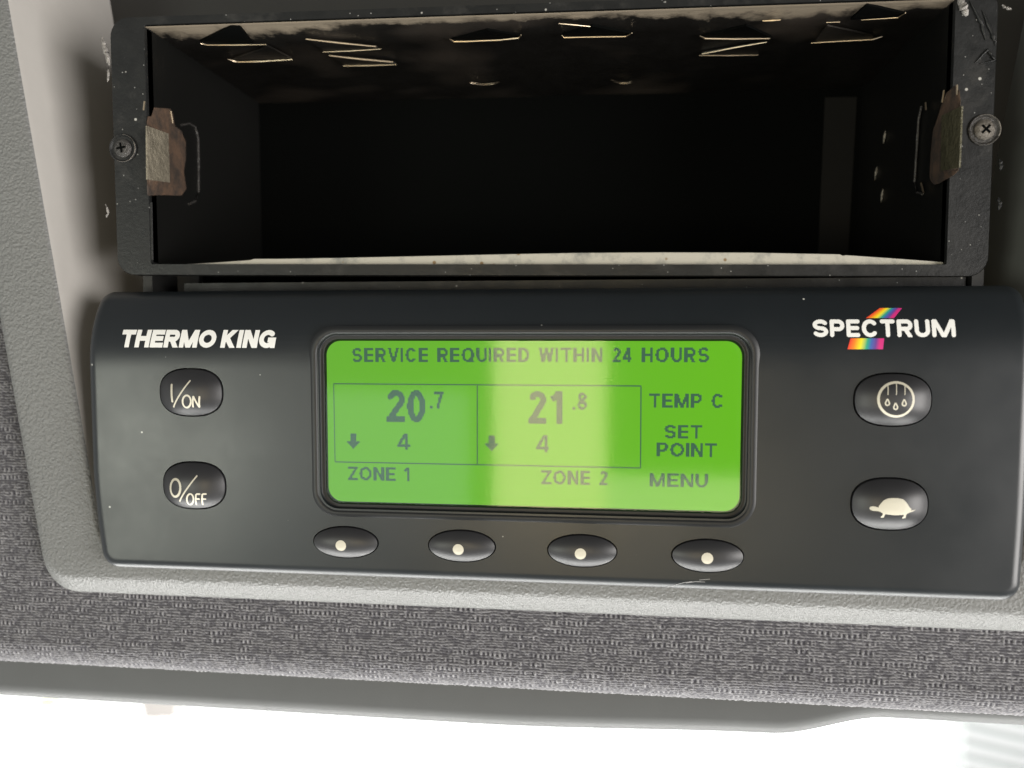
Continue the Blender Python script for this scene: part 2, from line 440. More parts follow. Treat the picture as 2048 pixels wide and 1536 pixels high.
def text(mb, s, pl, pr, top, surf, h=.08, rnd=0.0, slant=0.0, rows=40, gap=.16, lcd=False, widen=None, off=0.04):
    """pl, pr: picture points of the left and right ends of the baseline; top: picture y of the cap line"""
    A = np.array(Us(*pl, surf)); B = np.array(Us(*pr, surf)); T = np.array(Us(pl[0], top, surf))
    cap = T[1] - A[1]; Ld = np.linalg.norm(B - A); e = (B - A) / Ld
    ws = []
    for c in s:
        w = W[c] if c != 'I' and c != '.' else 2 * h
        if widen and c in widen: w = widen[c]
        ws.append(w)
    tot = sum(ws) + gap * (len(s) - 1)
    k = Ld / (tot * cap)
    x = 0.0
    for c, w in zip(s, ws):
        if c != ' ':
            # keep stroke weight while the letter's width is fitted
            for x0, x1, z0, z1 in glyph_quads(strokes(c, w * k, h), w * k, h, rows, rnd, lcd):
                P = []
                for (u, v) in ((x0, z0), (x1, z0), (x1, z1), (x0, z1)):
                    q = A + e * cap * (x * k + u + slant * v) ; xx, zz = q[0], q[1] + cap * v
                    P.append((xx, surf(xx, zz) - off, zz))
                mb.add(P, [[0, 1, 2, 3]])
        x += w + gap
def art(mb, sts_px, halfpx, surf, off=0.04, rows=60, rnd=1.0):
    """strokes given as picture polylines on a surface"""
    pts = [[np.array(Us(*p, surf)) for p in st] for st in sts_px]
    sc = halfpx
    allp = np.array([p for st in pts for p in st]); lo, hi = allp.min(0) - sc, allp.max(0) + sc
    dz = (hi[1] - lo[1]) / rows; dx = dz / 5
    zs = lo[1] + (np.arange(rows) + .5) * dz; xs = lo[0] + (np.arange(int((hi[0] - lo[0]) / dx) + 1) + .5) * dx
    X, Z = np.meshgrid(xs, zs); cov = coverage(X, Z, [[tuple(p) for p in st] for st in pts], halfpx, rnd, clip=False)
    for r, a, b in spans(cov, xs):
        x0, x1, z0, z1 = xs[a] - dx / 2, xs[b - 1] + dx / 2, zs[r] - dz / 2, zs[r] + dz / 2
        n = max(1, int((x1 - x0) / 0.5))
        for q in range(n):
            u0, u1 = x0 + (x1 - x0) * q / n, x0 + (x1 - x0) * (q + 1) / n
            mb.add([(u, surf(u, v) - off, v) for u, v in ((u0, z0), (u1, z0), (u1, z1), (u0, z1))], [[0, 1, 2, 3]])
def artpoly(mb, poly_px, surf, off=0.04, rows=50, hole=None):
    P = np.array([Us(*p, surf) for p in poly_px]); lo, hi = P.min(0), P.max(0)
    dz = (hi[1] - lo[1]) / rows; dx = dz / 4
    zs = lo[1] + (np.arange(rows) + .5) * dz; xs = lo[0] + (np.arange(int((hi[0] - lo[0]) / dx) + 1) + .5) * dx
    X, Z = np.meshgrid(xs, zs); cov = np.zeros(X.shape, bool)
    for i in range(len(P)):
        (x0, z0), (x1, z1) = P[i], P[(i + 1) % len(P)]
        if z0 == z1: continue
        cov ^= ((Z >= min(z0, z1)) & (Z < max(z0, z1))) & (X < x0 + (Z - z0) * (x1 - x0) / (z1 - z0))
    for r, a, b in spans(cov, xs):
        x0, x1, z0, z1 = xs[a] - dx / 2, xs[b - 1] + dx / 2, zs[r] - dz / 2, zs[r] + dz / 2
        n = max(1, int((x1 - x0) / 0.5))
        for q in range(n):
            u0, u1 = x0 + (x1 - x0) * q / n, x0 + (x1 - x0) * (q + 1) / n
            mb.add([(u, surf(u, v) - off, v) for u, v in ((u0, z0), (u1, z0), (u1, z1), (u0, z1))], [[0, 1, 2, 3]])

# ================================================================== the overhead console
XC = -16.7
console = thing('overhead_console', 'grained grey overhead console with knitted fabric edge around the black units', 'overhead console', (XC, 26, -20))
def upath(xa, za, slope, zb, r, ztop=135.0, n=(40, 14, 60)):
    """open U-shaped path: down the left side, round the corner, along the bottom, up the right side (mirror)"""
    def xl(z): return xa + slope * (z - za)
    L = []
    c = (xl(zb + r) + r, zb + r)
    for z in np.linspace(ztop, zb + r, n[0]): L.append((xl(z), z))
    for a in np.linspace(180, 270, n[1])[1:]: L.append((c[0] + r * math.cos(math.radians(a)), c[1] + r * math.sin(math.radians(a))))
    for x in np.linspace(c[0], XC, n[2])[1:]: L.append((x, zb))
    R = [(2 * XC - x, z) for x, z in L[:-1]][::-1]
    return L + R
def at_y(path, y): return [(x, y, z) for x, z in path]
sl = -0.1496
loops = [at_y(upath(-147.5, 12.4, sl, -63.3, 9), 10.0),
         at_y(upath(-147.5, 12.4, sl, -63.3, 9), 8.0),
         at_y(upath(-147.1, 12.4, sl, -62.9, 8.8), 7.4),
         at_y(upath(-145.1, 12.4, sl, -59.3, 7.6), 4.7),
         at_y(upath(-144.3, 12.4, sl, -58.4, 7.0), 4.1),
         at_y(upath(-143.3, 12.4, sl, -57.6, 6.6), 4.0),
         at_y(upath(-131.0, 20.2, -0.150, -51.0, 6), 4.0),
         at_y(upath(-130.3, 20.2, -0.150, -50.4, 6), 4.2),
         at_y(upath(-129.9, 20.2, -0.150, -50.0, 5.6), 4.7)]
mb = MB(); mb.loft(loops, closed=False); mb.build('trim_frame', M_TRIM, console, angle=40)
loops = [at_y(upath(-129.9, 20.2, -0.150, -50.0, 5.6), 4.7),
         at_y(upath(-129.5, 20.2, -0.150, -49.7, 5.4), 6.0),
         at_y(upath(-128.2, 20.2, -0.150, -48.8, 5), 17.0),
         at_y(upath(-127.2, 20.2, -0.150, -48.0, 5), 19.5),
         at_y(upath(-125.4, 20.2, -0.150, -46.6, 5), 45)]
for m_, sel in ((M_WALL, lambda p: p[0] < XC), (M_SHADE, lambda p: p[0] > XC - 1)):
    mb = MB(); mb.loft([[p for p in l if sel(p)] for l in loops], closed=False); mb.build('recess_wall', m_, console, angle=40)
# back of the recess: plates around the cage's sleeve
mb = MB()
mb.box((-150, 40, -50), (-112.5, 42, 134)); mb.box((79.5, 40, -50), (117, 42, 134))
mb.box((-112.5, 40, 78), (79.5, 42, 134)); mb.box((-112.5, 40, -50), (79.5, 42, 11.0))
mb.build('recess_panel', M_BACK, console, smooth=False)
mb = MB(); mb.box((-205, 84, -78.5), (150, 86, 140)); mb.box((-205, 30, -78.5), (-203, 84, 140)); mb.box((148, 30, -78.5), (150, 84, 140))
mb.box((-203, 36, -81.5), (148, 84, -78.5)); mb.box((-203, 4.5, 136), (148, 84, 138))
mb.build('light_seal', M_BLACK, console, smooth=False)  # unseen black closure added behind the console to stop light leaking in
# ledge and small posts in the gap between slot and panel
mb = MB(); mb.box((-103, 15.5, 10.9), (79, 25, 12.9)); mb.build('ledge', M_CAGE, console, smooth=False)
for x in (-112.0, 81.0):
    mb = MB(); mb.box((x - 1.2, 14.5, 10.6), (x + 1.2, 26, 15.5)); mb.build('post', M_BACK, console, smooth=False)

# knitted fabric: one height field of real loops, rolled over its lower edge
def smooth1(a, b, x):
    t = np.clip((x - a) / (b - a), 0, 1); return t * t * (3 - 2 * t)
def vnoise(u, v, seed):
    """smooth value noise on arrays"""
    r = np.random.default_rng(seed).random((256, 256))
    iu, iv = np.floor(u).astype(int), np.floor(v).astype(int); fu, fv = u - iu, v - iv
    fu = fu * fu * (3 - 2 * fu); fv = fv * fv * (3 - 2 * fv)
    a = r[iu % 256, iv % 256]; b = r[(iu + 1) % 256, iv % 256]; c = r[iu % 256, (iv + 1) % 256]; d = r[(iu + 1) % 256, (iv + 1) % 256]
    return (a * (1 - fu) + b * fu) * (1 - fv) + (c * (1 - fu) + d * fu) * fv
def knit(u, v):
    """u along the rows, v across, in mm -> (height 0..1, yarn lightness 0..1)"""
    # fine ground of wavy strands with small gaps
    q = 0.68
    vv = v / q + 0.55 * (vnoise(u / 3.2, v / 1.9, 1) - .5) + 0.35 * (vnoise(u / 1.1, v / 1.0, 11) - .5)
    row = np.floor(vv); f = vv - row - .5
    ph = np.random.default_rng(3).random(512)[(row.astype(int)) % 512]
    st = 0.5 + 0.5 * np.cos(2 * math.pi * (u / 1.35 + ph * 5 + .7 * vnoise(u / 1.9, row * 1.7, 5)))
    strand = np.exp(-(f / 0.36) ** 2) * (0.55 + 0.30 * st)
    cross = np.exp(-((vv - np.floor(vv + .5)) / .34) ** 2) * (1 - st) ** 1.3 * .52
    ground = np.maximum(strand, cross)
    # raised rows of upright stitches, in runs
    P = 2.05
    w = v / P + 0.30 * (vnoise(u / 6, v / 3, 41) - .5)
    r2 = np.floor(w); g_ = w - r2 - .5
    p2 = np.random.default_rng(4).random(512)[(r2.astype(int)) % 512]
    run = smooth1(.40, .68, vnoise(u / 3.4 + p2 * 60, r2 * 3.1 + .37, 8)) * smooth1(.15, .4, vnoise(u / .8, r2 * 4.3, 17))
    tick = (0.5 + 0.5 * np.cos(2 * math.pi * (u / 1.12 + p2 * 3 + .35 * vnoise(u / 2.6, r2, 9)))) ** 1.5
    amp = .40 + .60 * vnoise(u / .9, r2 * 7.7, 15)
    zone = np.exp(-((g_ + .10 * (vnoise(u / .9, r2 * 1.9, 51) - .5)) / 0.24) ** 2) * run
    h = ground * (1 - .8 * zone) + zone * tick * amp
    mel = 0.60 + .34 * (vnoise(u / .5, v / .45, 21) - .5) + .22 * (vnoise(u / 2.5, v / 1.4, 23) - .5)
    hole = smooth1(.58, .70, vnoise(u / .85, v / .7, 31)) * (1 - zone)
    yarn = smooth1(.16, .72, h) * (mel + .16 * zone * tick) * (1 - .60 * hole)  # yarn melange; gaps between strands are darkened in the colour
    return h * (1 - .35 * hole), np.clip(yarn, 0, 1)
def fab_surface(s):
    """s = distance below z=0 along the sheet -> (y, z, ny, nz)"""
    z0, R, y0 = -76.6, 8.2, 8.6
    y = np.full_like(s, y0); z = -s.copy(); ny = np.full_like(s, -1.0); nz = np.zeros_like(s)
    a = np.clip((s + z0) / R, 0, None); m = a > 0
    am = np.minimum(a, math.pi / 2)
    y = np.where(m, y0 + R - R * np.cos(am), y); z = np.where(m, z0 - R * np.sin(am), z)
    ny = np.where(m, -np.cos(am), ny); nz = np.where(m, -np.sin(am), nz)
    ex = np.clip(a - math.pi / 2, 0, None) * R
    return y + ex, z, ny, nz
def fab_grid(x0, x1, s0, s1, st):
    nu, nv = int((x1 - x0) / st) + 1, int((s1 - s0) / st) + 1
    u = np.linspace(x0, x1, nu); s = np.linspace(s0, s1, nv); UU, SS = np.meshgrid(u, s)
    h, yr = knit(UU + 300, SS + 300)
    y, z, ny, nz = fab_surface(SS)
    D = h * 0.55
    V = np.stack([UU, y + ny * D, z + nz * D], -1).reshape(-1, 3)
    i = np.arange((nv - 1) * (nu - 1)); r, c = i // (nu - 1), i % (nu - 1); a = r * nu + c
    return V, np.stack([a, a + nu, a + nu + 1, a + 1], -1), yr.reshape(-1)
V1, F1, Y1 = fab_grid(-195, 140, 60.0, 99.0, 0.20)
V2, F2, Y2 = fab_grid(-200, -126, -110.0, 60.0, 0.24)
cen = V2[F2].mean(1)
F2 = F2[cen[:, 0] < np.where(cen[:, 2] > -50, -147.5 + sl * (cen[:, 2] - 12.4) + 2.0, -126.5)]
obj('fabric_panel', np.concatenate([V1, V2]), np.concatenate([F1, F2 + len(V1)]), M_FAB, console, angle=180, attrs={'yarn': np.concatenate([Y1, Y2])})
# smooth rail under the fabric; towards the right it thins to a lip
mb = MB(); lp = []
for x in np.linspace(-200, 145, 160):
    k = float(smooth1(40.0, 66.0, np.array(x)))
    zb = -96.2 + 7.3 * k + 2.0 * float(smooth1(-30.0, 45.0, np.array(x))) * (1 - k); zt = -81.0
    lp.append([(x, 40, zt), (x, 14.5, zt), (x, 14.2, zb + 5.0), (x, 14.5, zb + 3.2), (x, 15.4, zb + 1.6), (x, 17.0, zb + .55), (x, 19.5, zb), (x, 40, zb + 1)])
mb.loft(lp, True, True, True); mb.build('lower_rail', M_RAIL, console, angle=50)

# ================================================================== the empty mounting slot
CU0, CY0, CZ0 = -16.2, 10.4, 16.2
def CG(u, w, d=0.0): return (CU0 + u, CY0 + 0.036 * u + d, CZ0 + w - 0.008 * u)
def cgl(px, py, d=0.0):
    """picture point on the slot's front plane, moved back by d -> (u, w)"""
    p = hit(px, py, (CU0, CY0 + d, CZ0), (-0.036, 1, 0)); u = p[0] - CU0
    return u, p[2] - CZ0 + 0.008 * u
slot = thing('mounting_slot', 'empty black metal radio slot with punched tabs and rusty clips above the green display', 'radio slot', CG(0, 0, 30))
def rrect(x0, x1, z0, z1, r, n=8):
    P = []
    for cx, cz, a in ((x1 - r, z1 - r, 0), (x0 + r, z1 - r, 90), (x0 + r, z0 + r, 180), (x1 - r, z0 + r, 270)):
        for q in np.linspace(a, a + 90, n): P.append((cx + r * math.cos(math.radians(q)), cz + r * math.sin(math.radians(q))))
    return P
HW, HH, DEP = 90.2, 55.1, 60.0
def top(u): return HH + 0.0078 * (u + 90)
outer = [(u, w + (0.0078 * (u + 90) if w > 20 else 0)) for u, w in rrect(-98.8, 99.2, -2.6, 57.0, 4.3)]
inner = [(u, w + (0.0078 * (u + 90) if w > 20 else 0)) for u, w in rrect(-HW, HW, 0, HH, 0.5)]
def ringl(P, d, o=0.0):
    return [CG(u * (1 + o / 100), w + (o * .3 if w > 20 else -o * .3), d) for u, w in P]
mb = MB()
mb.loft([ringl(outer, 3.0), ringl(outer, 0.5), ringl(outer, 0.0, -.35), ringl(inner, 0.0, .15), ringl(inner, 0.3), ringl(inner, 3.0), ringl(outer, 3.0)])
mb.build('front_frame', M_CAGE, slot, angle=30)
# ceiling sheet with its worn front edge
nu, nd = 160, 60
us = np.linspace(-HW - .4, HW + .4, nu); ds = np.concatenate([np.linspace(0.15, 12, 35), np.linspace(13, DEP, nd - 35)])
V = []; E_ = []
for d in ds:
    for u in us:
        lipz = -0.15 * math.exp(-((d - .8) / .9) ** 2)
        V.append(CG(u, top(u) - 0.25 + lipz + 0.10 * math.sin(u * .13) * min(1, d / 9), d))
        depth = 5.5 + 7.5 * math.exp(-((u + 78) / 24) ** 2) + 6.0 * math.exp(-((u - 55) / 25) ** 2)
        E_.append(0.5 * max(0.0, 1 - d / depth) ** .7 if d < depth else 0.0)
Fc = [[r * nu + c, r * nu + c + 1, (r + 1) * nu + c + 1, (r + 1) * nu + c] for r in range(nd - 1) for c in range(nu - 1)]
obj('ceiling_plate', V, Fc, M_CEIL, slot, angle=60, attrs={'edge': E_})
mb = MB(); mb.prism([CG(-HW - 1, HH + .25, 1), CG(HW + 1, top(HW) + .25, 1), CG(HW + 1, top(HW) + .7, 1), CG(-HW - 1, HH + .7, 1)], (0, DEP, 0)); mb.build('roof_sheet', M_CAGE, slot, smooth=False)
for sgn in (-1, 1):
    mb = MB(); a, b = sgn * HW, sgn * (HW + 1.0)
    mb.prism([CG(a, -.6, 1.0), CG(b, -.6, 1.0), CG(b, top(b), 1.0), CG(a, top(a), 1.0)], (0, DEP, 0)); mb.build('side_plate', M_INNER, slot, smooth=False)
mb = MB(); mb.prism([CG(-HW, -1, DEP), CG(HW, -1, DEP), CG(HW, top(HW), DEP), CG(-HW, HH, DEP)], (0, 1, 0)); mb.build('back_plate', M_BLACK, slot, smooth=False)
mb = MB(); u0, _ = cgl(1640, 350, DEP - 1); u1, _ = cgl(1700, 350, DEP - 1)
mb.prism([CG(u0, 0, DEP - .6), CG(u1, 0, DEP - .6), CG(u1 + 1.5, HH - 1.5, DEP - .6), CG(u0 + 1, HH - 1.5, DEP - .6)], (0, .5, 0)); mb.build('back_bracket', mat_plain('grey_bracket', (0.010, 0.0098, 0.0095), 0.7, 0, 0.1), slot, smooth=False)
# bowed floor with its pale front edge
prof = [(306, 531), (340, 530), (430, 524.5), (500, 519.5), (508, 517), (560, 517), (680, 515), (800, 512.5), (1000, 508), (1160, 505), (1330, 504), (1500, 504.5), (1680, 508), (1686, 511), (1692, 509.5), (1800, 517), (1893, 524)]
pf = [cgl(px, py, 1.6) for px, py in prof]
base = [(u, -1.2) for u, w in pf]
mb = MB()
mb.loft([[CG(u, w, 1.6) for u, w in base], [CG(u, w - .12, 1.6) for u, w in pf], [CG(u, w, 1.9) for u, w in pf], [CG(u, w, 3.0) for u, w in pf]], closed=False)
mb.build('edge_strip', M_CREAM, slot, angle=50)
mb = MB(); mb.loft([[CG(u, w, 3.0) for u, w in pf], [CG(u, max(w * .6, 0), 30) for u, w in pf], [CG(u, 0, DEP) for u, w in pf]], closed=False)
mb.build('floor_plate', M_CAGE, slot)

# punched tabs in the ceiling: openings as black solids, their dark put into the colour, and bent-down tongues with bright cut edges
CEIL_P = CG(0, top(0) - 0.42); CEIL_N = (0.0002, 0, 1)
def on_ceil(px, py, drop=0.0): return hit(px, py, (CEIL_P[0], CEIL_P[1], CEIL_P[2] - drop), CEIL_N)
HOLES = [[(400, 84), (462, 53), (480, 54), (507, 88)],
         [(903, 79), (975, 60), (1040, 72), (1035, 77)],
         [(1126, 70), (1185, 53), (1262, 67), (1255, 72)],
         [(1402, 73), (1492, 52), (1542, 75)],
         [(1701, 40), (1734, 10), (1808, 27), (1790, 35)]]
for poly in HOLES:
    mb = MB(); mb.prism([on_ceil(*p, 0.35) for p in poly], (0, 0, .9)); mb.build('punched_opening', M_BLACK, slot, smooth=False)
EDGES = [([(401, 87), (415, 90), (470, 90), (533, 89)], .16, 0), ([(455, 118), (466, 122), (478, 124), (520, 123), (585, 119)], .20, 0),
         ([(611, 78), (680, 86), (752, 93)], .30, 0), ([(646, 104), (700, 102), (762, 98)], .16, 0),
         ([(658, 111), (720, 118), (786, 124)], .30, 0), ([(686, 132), (740, 131), (793, 129)], .18, 0),
         ([(900, 79), (908, 83), (930, 83), (1000, 80), (1038, 76), (1042, 70)], .22, 0), ([(1117, 47), (1150, 50), (1181, 53)], .20, 0),
         ([(1124, 71), (1128, 75), (1180, 74), (1252, 73), (1264, 66)], .22, 0), ([(1400, 72), (1410, 77), (1470, 78), (1540, 77)], .26, 0),
         ([(1525, 42), (1545, 41), (1561, 40)], .28, 0), ([(1534, 84), (1470, 95), (1404, 108)], .20, 0), ([(1398, 111), (1460, 111), (1517, 110)], .14, 0),
         ([(1652, 45), (1680, 44)], .24, 0), ([(1722, 40), (1770, 37), (1796, 35), (1811, 26)], .16, 0), ([(1622, 86), (1690, 82), (1746, 79), (1765, 73)], .22, 0),
         ([(940, 165), (962, 169), (985, 168), (998, 164)], .10, 0), ([(1222, 160), (1240, 166), (1255, 166), (1263, 164)], .15, 0)]
for path, r, dr in EDGES:
    mb = MB(); P = [on_ceil(px, py, .75) for px, py in path]
    mb.tube(P, [r * .6] + [r] * (len(P) - 2) + [r * .6], 8, 1.0); mb.build('cut_edge', M_BARE, slot)
TONGUES = [[(462, 120), (522, 99), (533, 91), (583, 117)], [(618, 80), (755, 95), (648, 103)], [(664, 113), (790, 127), (690, 131)], [(1404, 107), (1530, 85), (1516, 109)], [(1655, 52), (1745, 71), (1746, 78), (1630, 84)]]
for poly in TONGUES:
    mb = MB(); mb.prism([on_ceil(*p, 0.55) for p in poly], (0, 0, .35)); mb.build('bent_tongue', M_CEIL, slot, smooth=False)

# spring clips in the side walls
def on_side(px, py, sgn, inset=0.0):
    p = CG(sgn * (HW - inset), 0, 0); return hit(px, py, p, (1, -0.0, 0.008))
def clip(sgn, plate, pad, pad_mat, rim, glints):
    pc = np.mean(np.array(pad, float), axis=0)
    def polar(poly, th, grow=1.0):
        d = np.array([math.cos(th), math.sin(th)]); best = 0
        for i in range(len(poly)):
            p, r_ = np.array(poly[i], float) - pc, np.array(poly[(i + 1) % len(poly)], float) - pc; e = r_ - p
            den = d[0] * e[1] - d[1] * e[0]
            if abs(den) < 1e-9: continue
            t = (p[0] * e[1] - p[1] * e[0]) / den; k_ = (p[0] * d[1] - p[1] * d[0]) / den
            if t > 0 and -1e-6 <= k_ <= 1 + 1e-6: best = max(best, t)
        return pc + d * best * grow
    TH = np.linspace(0, 2 * math.pi, 72, endpoint=False)
    rings = []
    for f_, ins in ((0.0, .05), (0.02, .42), (.30, .62), (.62, .62), (1.0, 1.15)):
        ring = []
        for t_ in TH:
            o_, i_ = polar(plate, t_), polar(pad, t_, .97)
            w_ = 1.0 + .018 * mnoise.noise((math.cos(t_) * 3, math.sin(t_) * 3, sgn * 5.0))
            pp = pc + ((o_ - pc) * (1 - f_) + (i_ - pc) * f_) * (w_ if f_ < .5 else 1)
            ring.append(on_side(pp[0], pp[1], sgn, ins))
        rings.append(ring)
    q = MB(); q.loft(rings, True, False, True); c = q.build('spring_clip', M_RUST, slot, angle=30)
    q = MB(); q.prism([on_side(*p, sgn, 1.3) for p in pad], (sgn * 0.35, 0, 0)); q.build('clip_pad', pad_mat, c, smooth=False)
    q = MB(); q.tube([on_side(*p, sgn, .35) for p in rim], .30, 8); q.build('clip_rim', M_DARKSTEEL, c)
    for a, b in glints:
        q = MB(); q.tube([on_side(*a, sgn, .7), on_side(*b, sgn, .7)], .2, 6); q.build('clip_glint', M_BARE, c)  # bright slivers added where the clip glints
clip(-1, [(293, 231), (302, 236), (306, 214), (345, 218), (350, 252), (364, 262), (372, 285), (372, 318), (368, 345), (373, 378), (364, 391), (294, 391)],
     [(294, 252), (337, 267), (340, 365), (295, 359)], mat_pad((0.30, 0.265, 0.20)),
     [(362, 250), (378, 247), (390, 254), (396, 275), (397, 330), (397, 385), (391, 402), (378, 408)], [((341, 222), (345, 246)), ((289, 203), (287, 220))])
clip(1, [(1874, 238), (1890, 188), (1917, 165), (1922, 208), (1918, 340), (1905, 352), (1870, 372), (1858, 360), (1862, 300), (1866, 262)],
     [(1883, 231), (1923, 212), (1918, 335), (1881, 342)], mat_pad((0.10, 0.092, 0.055)),
     [(1843, 212), (1837, 240), (1832, 320), (1829, 365), (1834, 385), (1845, 388)], [((1888, 180), (1884, 205)), ((1842, 366), (1847, 386)), ((1851, 205), (1852, 220)), ((1914, 170), (1914, 190))])
# pale slivers added for the glints off slots in the right wall
for px, py in ((1769, 273), (1752, 345), (1764, 390)):
    mb = MB(); mb.tube([on_side(px + 2, py - 12, 1, .1), on_side(px, py, 1, .1), on_side(px - 2, py + 14, 1, .1)], [.06, .3, .06], 8); mb.build('slot_glint', M_STEEL, slot)
# folded lips along the slot's side edges
for pts, wd in ((((287, 58), (291, 150)), .35), (((284, 156), (286, 204)), .6), (((302, 405), (304, 520)), .42), (((1922, 96), (1920, 150)), .5), (((1911, 340), (1908, 412)), .6), (((1897, 420), (1893, 520)), .3)):
    (ax, ay), (bx, by) = pts; ua, wa = cgl(ax, ay, .4); ub, wb = cgl(bx, by, .4)
    mb = MB(); mb.tube([CG(ua, wa, .4), CG(ub, wb, .4)], wd * .8, 8, .7); mb.build('folded_lip', M_CAGE, slot)
# screws
def screw(px, py, tilt, label, dull, head):
    u, w = cgl(px, py); c = np.array(CG(u, w, 0)); ax = (0.036, -1, 0)
    q = MB(); q.lathe(c, [(3.35, -.3), (3.35, .28), (3.15, .42), (2.95, .30), (2.75, .12), (2.3, .1), (0.02, .1)], 40, ax)
    s = q.build('screw', dull, slot, label=label)
    q = MB(); q.lathe(c, [(2.15, .05), (2.15, .35), (1.95, .62), (1.5, .85), (.9, .97), (.02, 1.0)], 36, ax); q.build('screw_head', head, s)
    q = MB(); q.tube([c + np.array(ax) * .42 + 3.15 * np.array((math.cos(t), 0, math.sin(t))) for t in np.linspace(tilt - 2.2, tilt + 1.35, 26)], .13, 6, .5); q.build('washer_rim', M_PALESTEEL, s)
    q = MB()
    pts = []
    for k in range(4):
        a = tilt + k * math.pi / 2
        for rr, da in ((.32, -math.pi / 4), (1.15, -.20), (1.15, .20)):
            pts.append((c[0] + rr * math.cos(a + da), c[2] + rr * math.sin(a + da)))
    q.prism([(x, c[1] - 1.06, z) for x, z in pts], (0, .5, 0)); q.build('cross_recess', M_BLACK, s, smooth=False)  # black cross stands in for the shade inside the recess
screw(247, 297, .15, 'dark screw with a scratched washer in the left side of the slot frame', M_CAGE, M_DARKSTEEL)
screw(1968, 260, .80, 'pale screw in the right side of the slot frame', M_DARKSTEEL, M_PALESTEEL)
# dried glue on the frame
def lump(pts, r, name='glue_residue', mat=M_GLUE, seed=0):
    P = []
    for px, py in pts:
        u, w = cgl(px, py, -.1); P.append(CG(u, w, -.1))
    q = MB()
    dense = []
    for i in range(len(P) - 1):
        for t in np.linspace(0, 1, 7, endpoint=(i == len(P) - 2)): dense.append(np.array(P[i]) * (1 - t) + np.array(P[i + 1]) * t)
    rr = [max(.05, r * math.sin(math.pi * min(.97, max(.03, k / (len(dense) - 1)))) ** .45 * (.75 + .5 * mnoise.noise((k * .7, seed, 0)))) for k in range(len(dense))]
    dense = [d + np.array([.25 * mnoise.noise((k * .6, seed, 3)), 0, .2 * mnoise.noise((k * .6, seed, 9))]) for k, d in enumerate(dense)]
    q.tube(dense, rr, 10, .8); return q.build(name, mat, slot, angle=60)
lump([(205, 74), (209, 95), (215, 112), (218, 131)], .85, seed=1)
lump([(216, 138), (217, 150), (215, 164)], .42, seed=2)
lump([(211, 408), (217, 425), (212, 435)], .35, seed=3)
lump([(1916, -6), (1926, 12), (1934, 32)], 1.25, seed=4)
lump([(1940, 2), (1962, 45), (1972, 80)], .55, mat=M_CAGE, seed=5)
lump([(1965, 20), (1985, 70), (1992, 90)], .5, mat=M_CAGE, seed=6)
lump([(1950, 125), (1975, 100), (1990, 120), (1960, 128)], .45, mat=M_CAGE, seed=7)
lump([(2004, 10), (2014, 17), (2022, 18)], .5, seed=8)
lump([(1999, 318), (2002, 330), (2000, 342)], .6, mat=M_CAGE, seed=9)
lump([(1996, 395), (2000, 408), (1997, 420)], .6, mat=M_CAGE, seed=10)

# ================================================================== the control panel
panel = thing('control_panel', 'black refrigeration control panel with lit green display and eight oval buttons', 'control panel', (XC, 6, -22))
PL, PR, PB, PT = -118.4, 85.6, -54.3, 10.4
Z0C = -8.0
def fp(x, z):
    a = max(0.0, (z - Z0C) / (PT - Z0C)); return 6.4 * a ** 2.4
RF = 2.9
# outline of the face: rows on the curved top, then the flat part
def xl(z): return PL + (2.0 * max(0, (-30 - z) / 24) ** 1.6 if z < -30 else 0) 
def xr(z): return PR - (0.6 * max(0, (-30 - z) / 24) ** 1.6 if z < -30 else 0)
rows_top = np.linspace(PT, Z0C, 13)
rows_low = np.concatenate([np.linspace(Z0C, PB + 5, 26)[1:]])
def outline(ins):
    """closed outline, inset by ins; same vertex count for every inset"""
    rb, rt = max(4.2 - ins, .4), max(2.6 - ins, .3)
    L = []
    topz = PT - ins
    for a in np.linspace(90, 180, 8)[:-1]: L.append((xl(PT) + ins + rt + rt * math.cos(math.radians(a)), topz - rt + rt * math.sin(math.radians(a))))
    for z in np.linspace(topz - rt, PB + ins + rb, 48): L.append((xl(z) + ins, z))
    zc = PB + ins + rb; c = xl(zc) + ins + rb
    for a in np.linspace(180, 270, 10)[1:]: L.append((c + rb * math.cos(math.radians(a)), zc + rb * math.sin(math.radians(a))))
    mid = (PL + PR) / 2
    for x in np.linspace(c, mid, 30)[1:-1]: L.append((x, PB + ins))
    R = [(2 * mid - x + ((xl(z) - PL) - (PR - xr(z))), z) for x, z in L][::-1]
    return L + R
mb = MB(); lps = []
def lift(P, extra): return [(x, fp(x, z) + extra, z) for x, z in P]
Q0 = math.radians(44)
lps.append([(x, 32.0, z) for x, z in outline(1.4)])
lps.append(lift(outline(1.2), 4.0)); lps.append(lift(outline(.25), RF - RF * math.sin(Q0) + .45)); 
for q in np.linspace(Q0, math.pi / 2, 8):
    lps.append(lift(outline(RF * math.cos(Q0) - RF * math.cos(q)), RF - RF * math.sin(q)))
RF0 = RF; RF = RF0 * math.cos(Q0)
lps.append(lift(outline(RF + .25), 0)); lps.append(lift(outline(RF + .6), 0))
mb.loft(lps, True, True, False)
b0 = len(mb.v) - len(lps[0]); cap = outline(RF + .6); nC = len(cap); half = nC // 2
# face: horizontal quads joining the left and right side on the curved part, one polygon on the flat part
k = 0
while cap[k + 1][1] > Z0C - .5: k += 1
for i in range(k): mb.f.append([b0 + i, b0 + i + 1, b0 + nC - 2 - i, b0 + nC - 1 - i])
mb.f.append([b0 + i for i in range(k, nC - k)])
housing = mb.build('housing', M_PANEL, panel, angle=32)

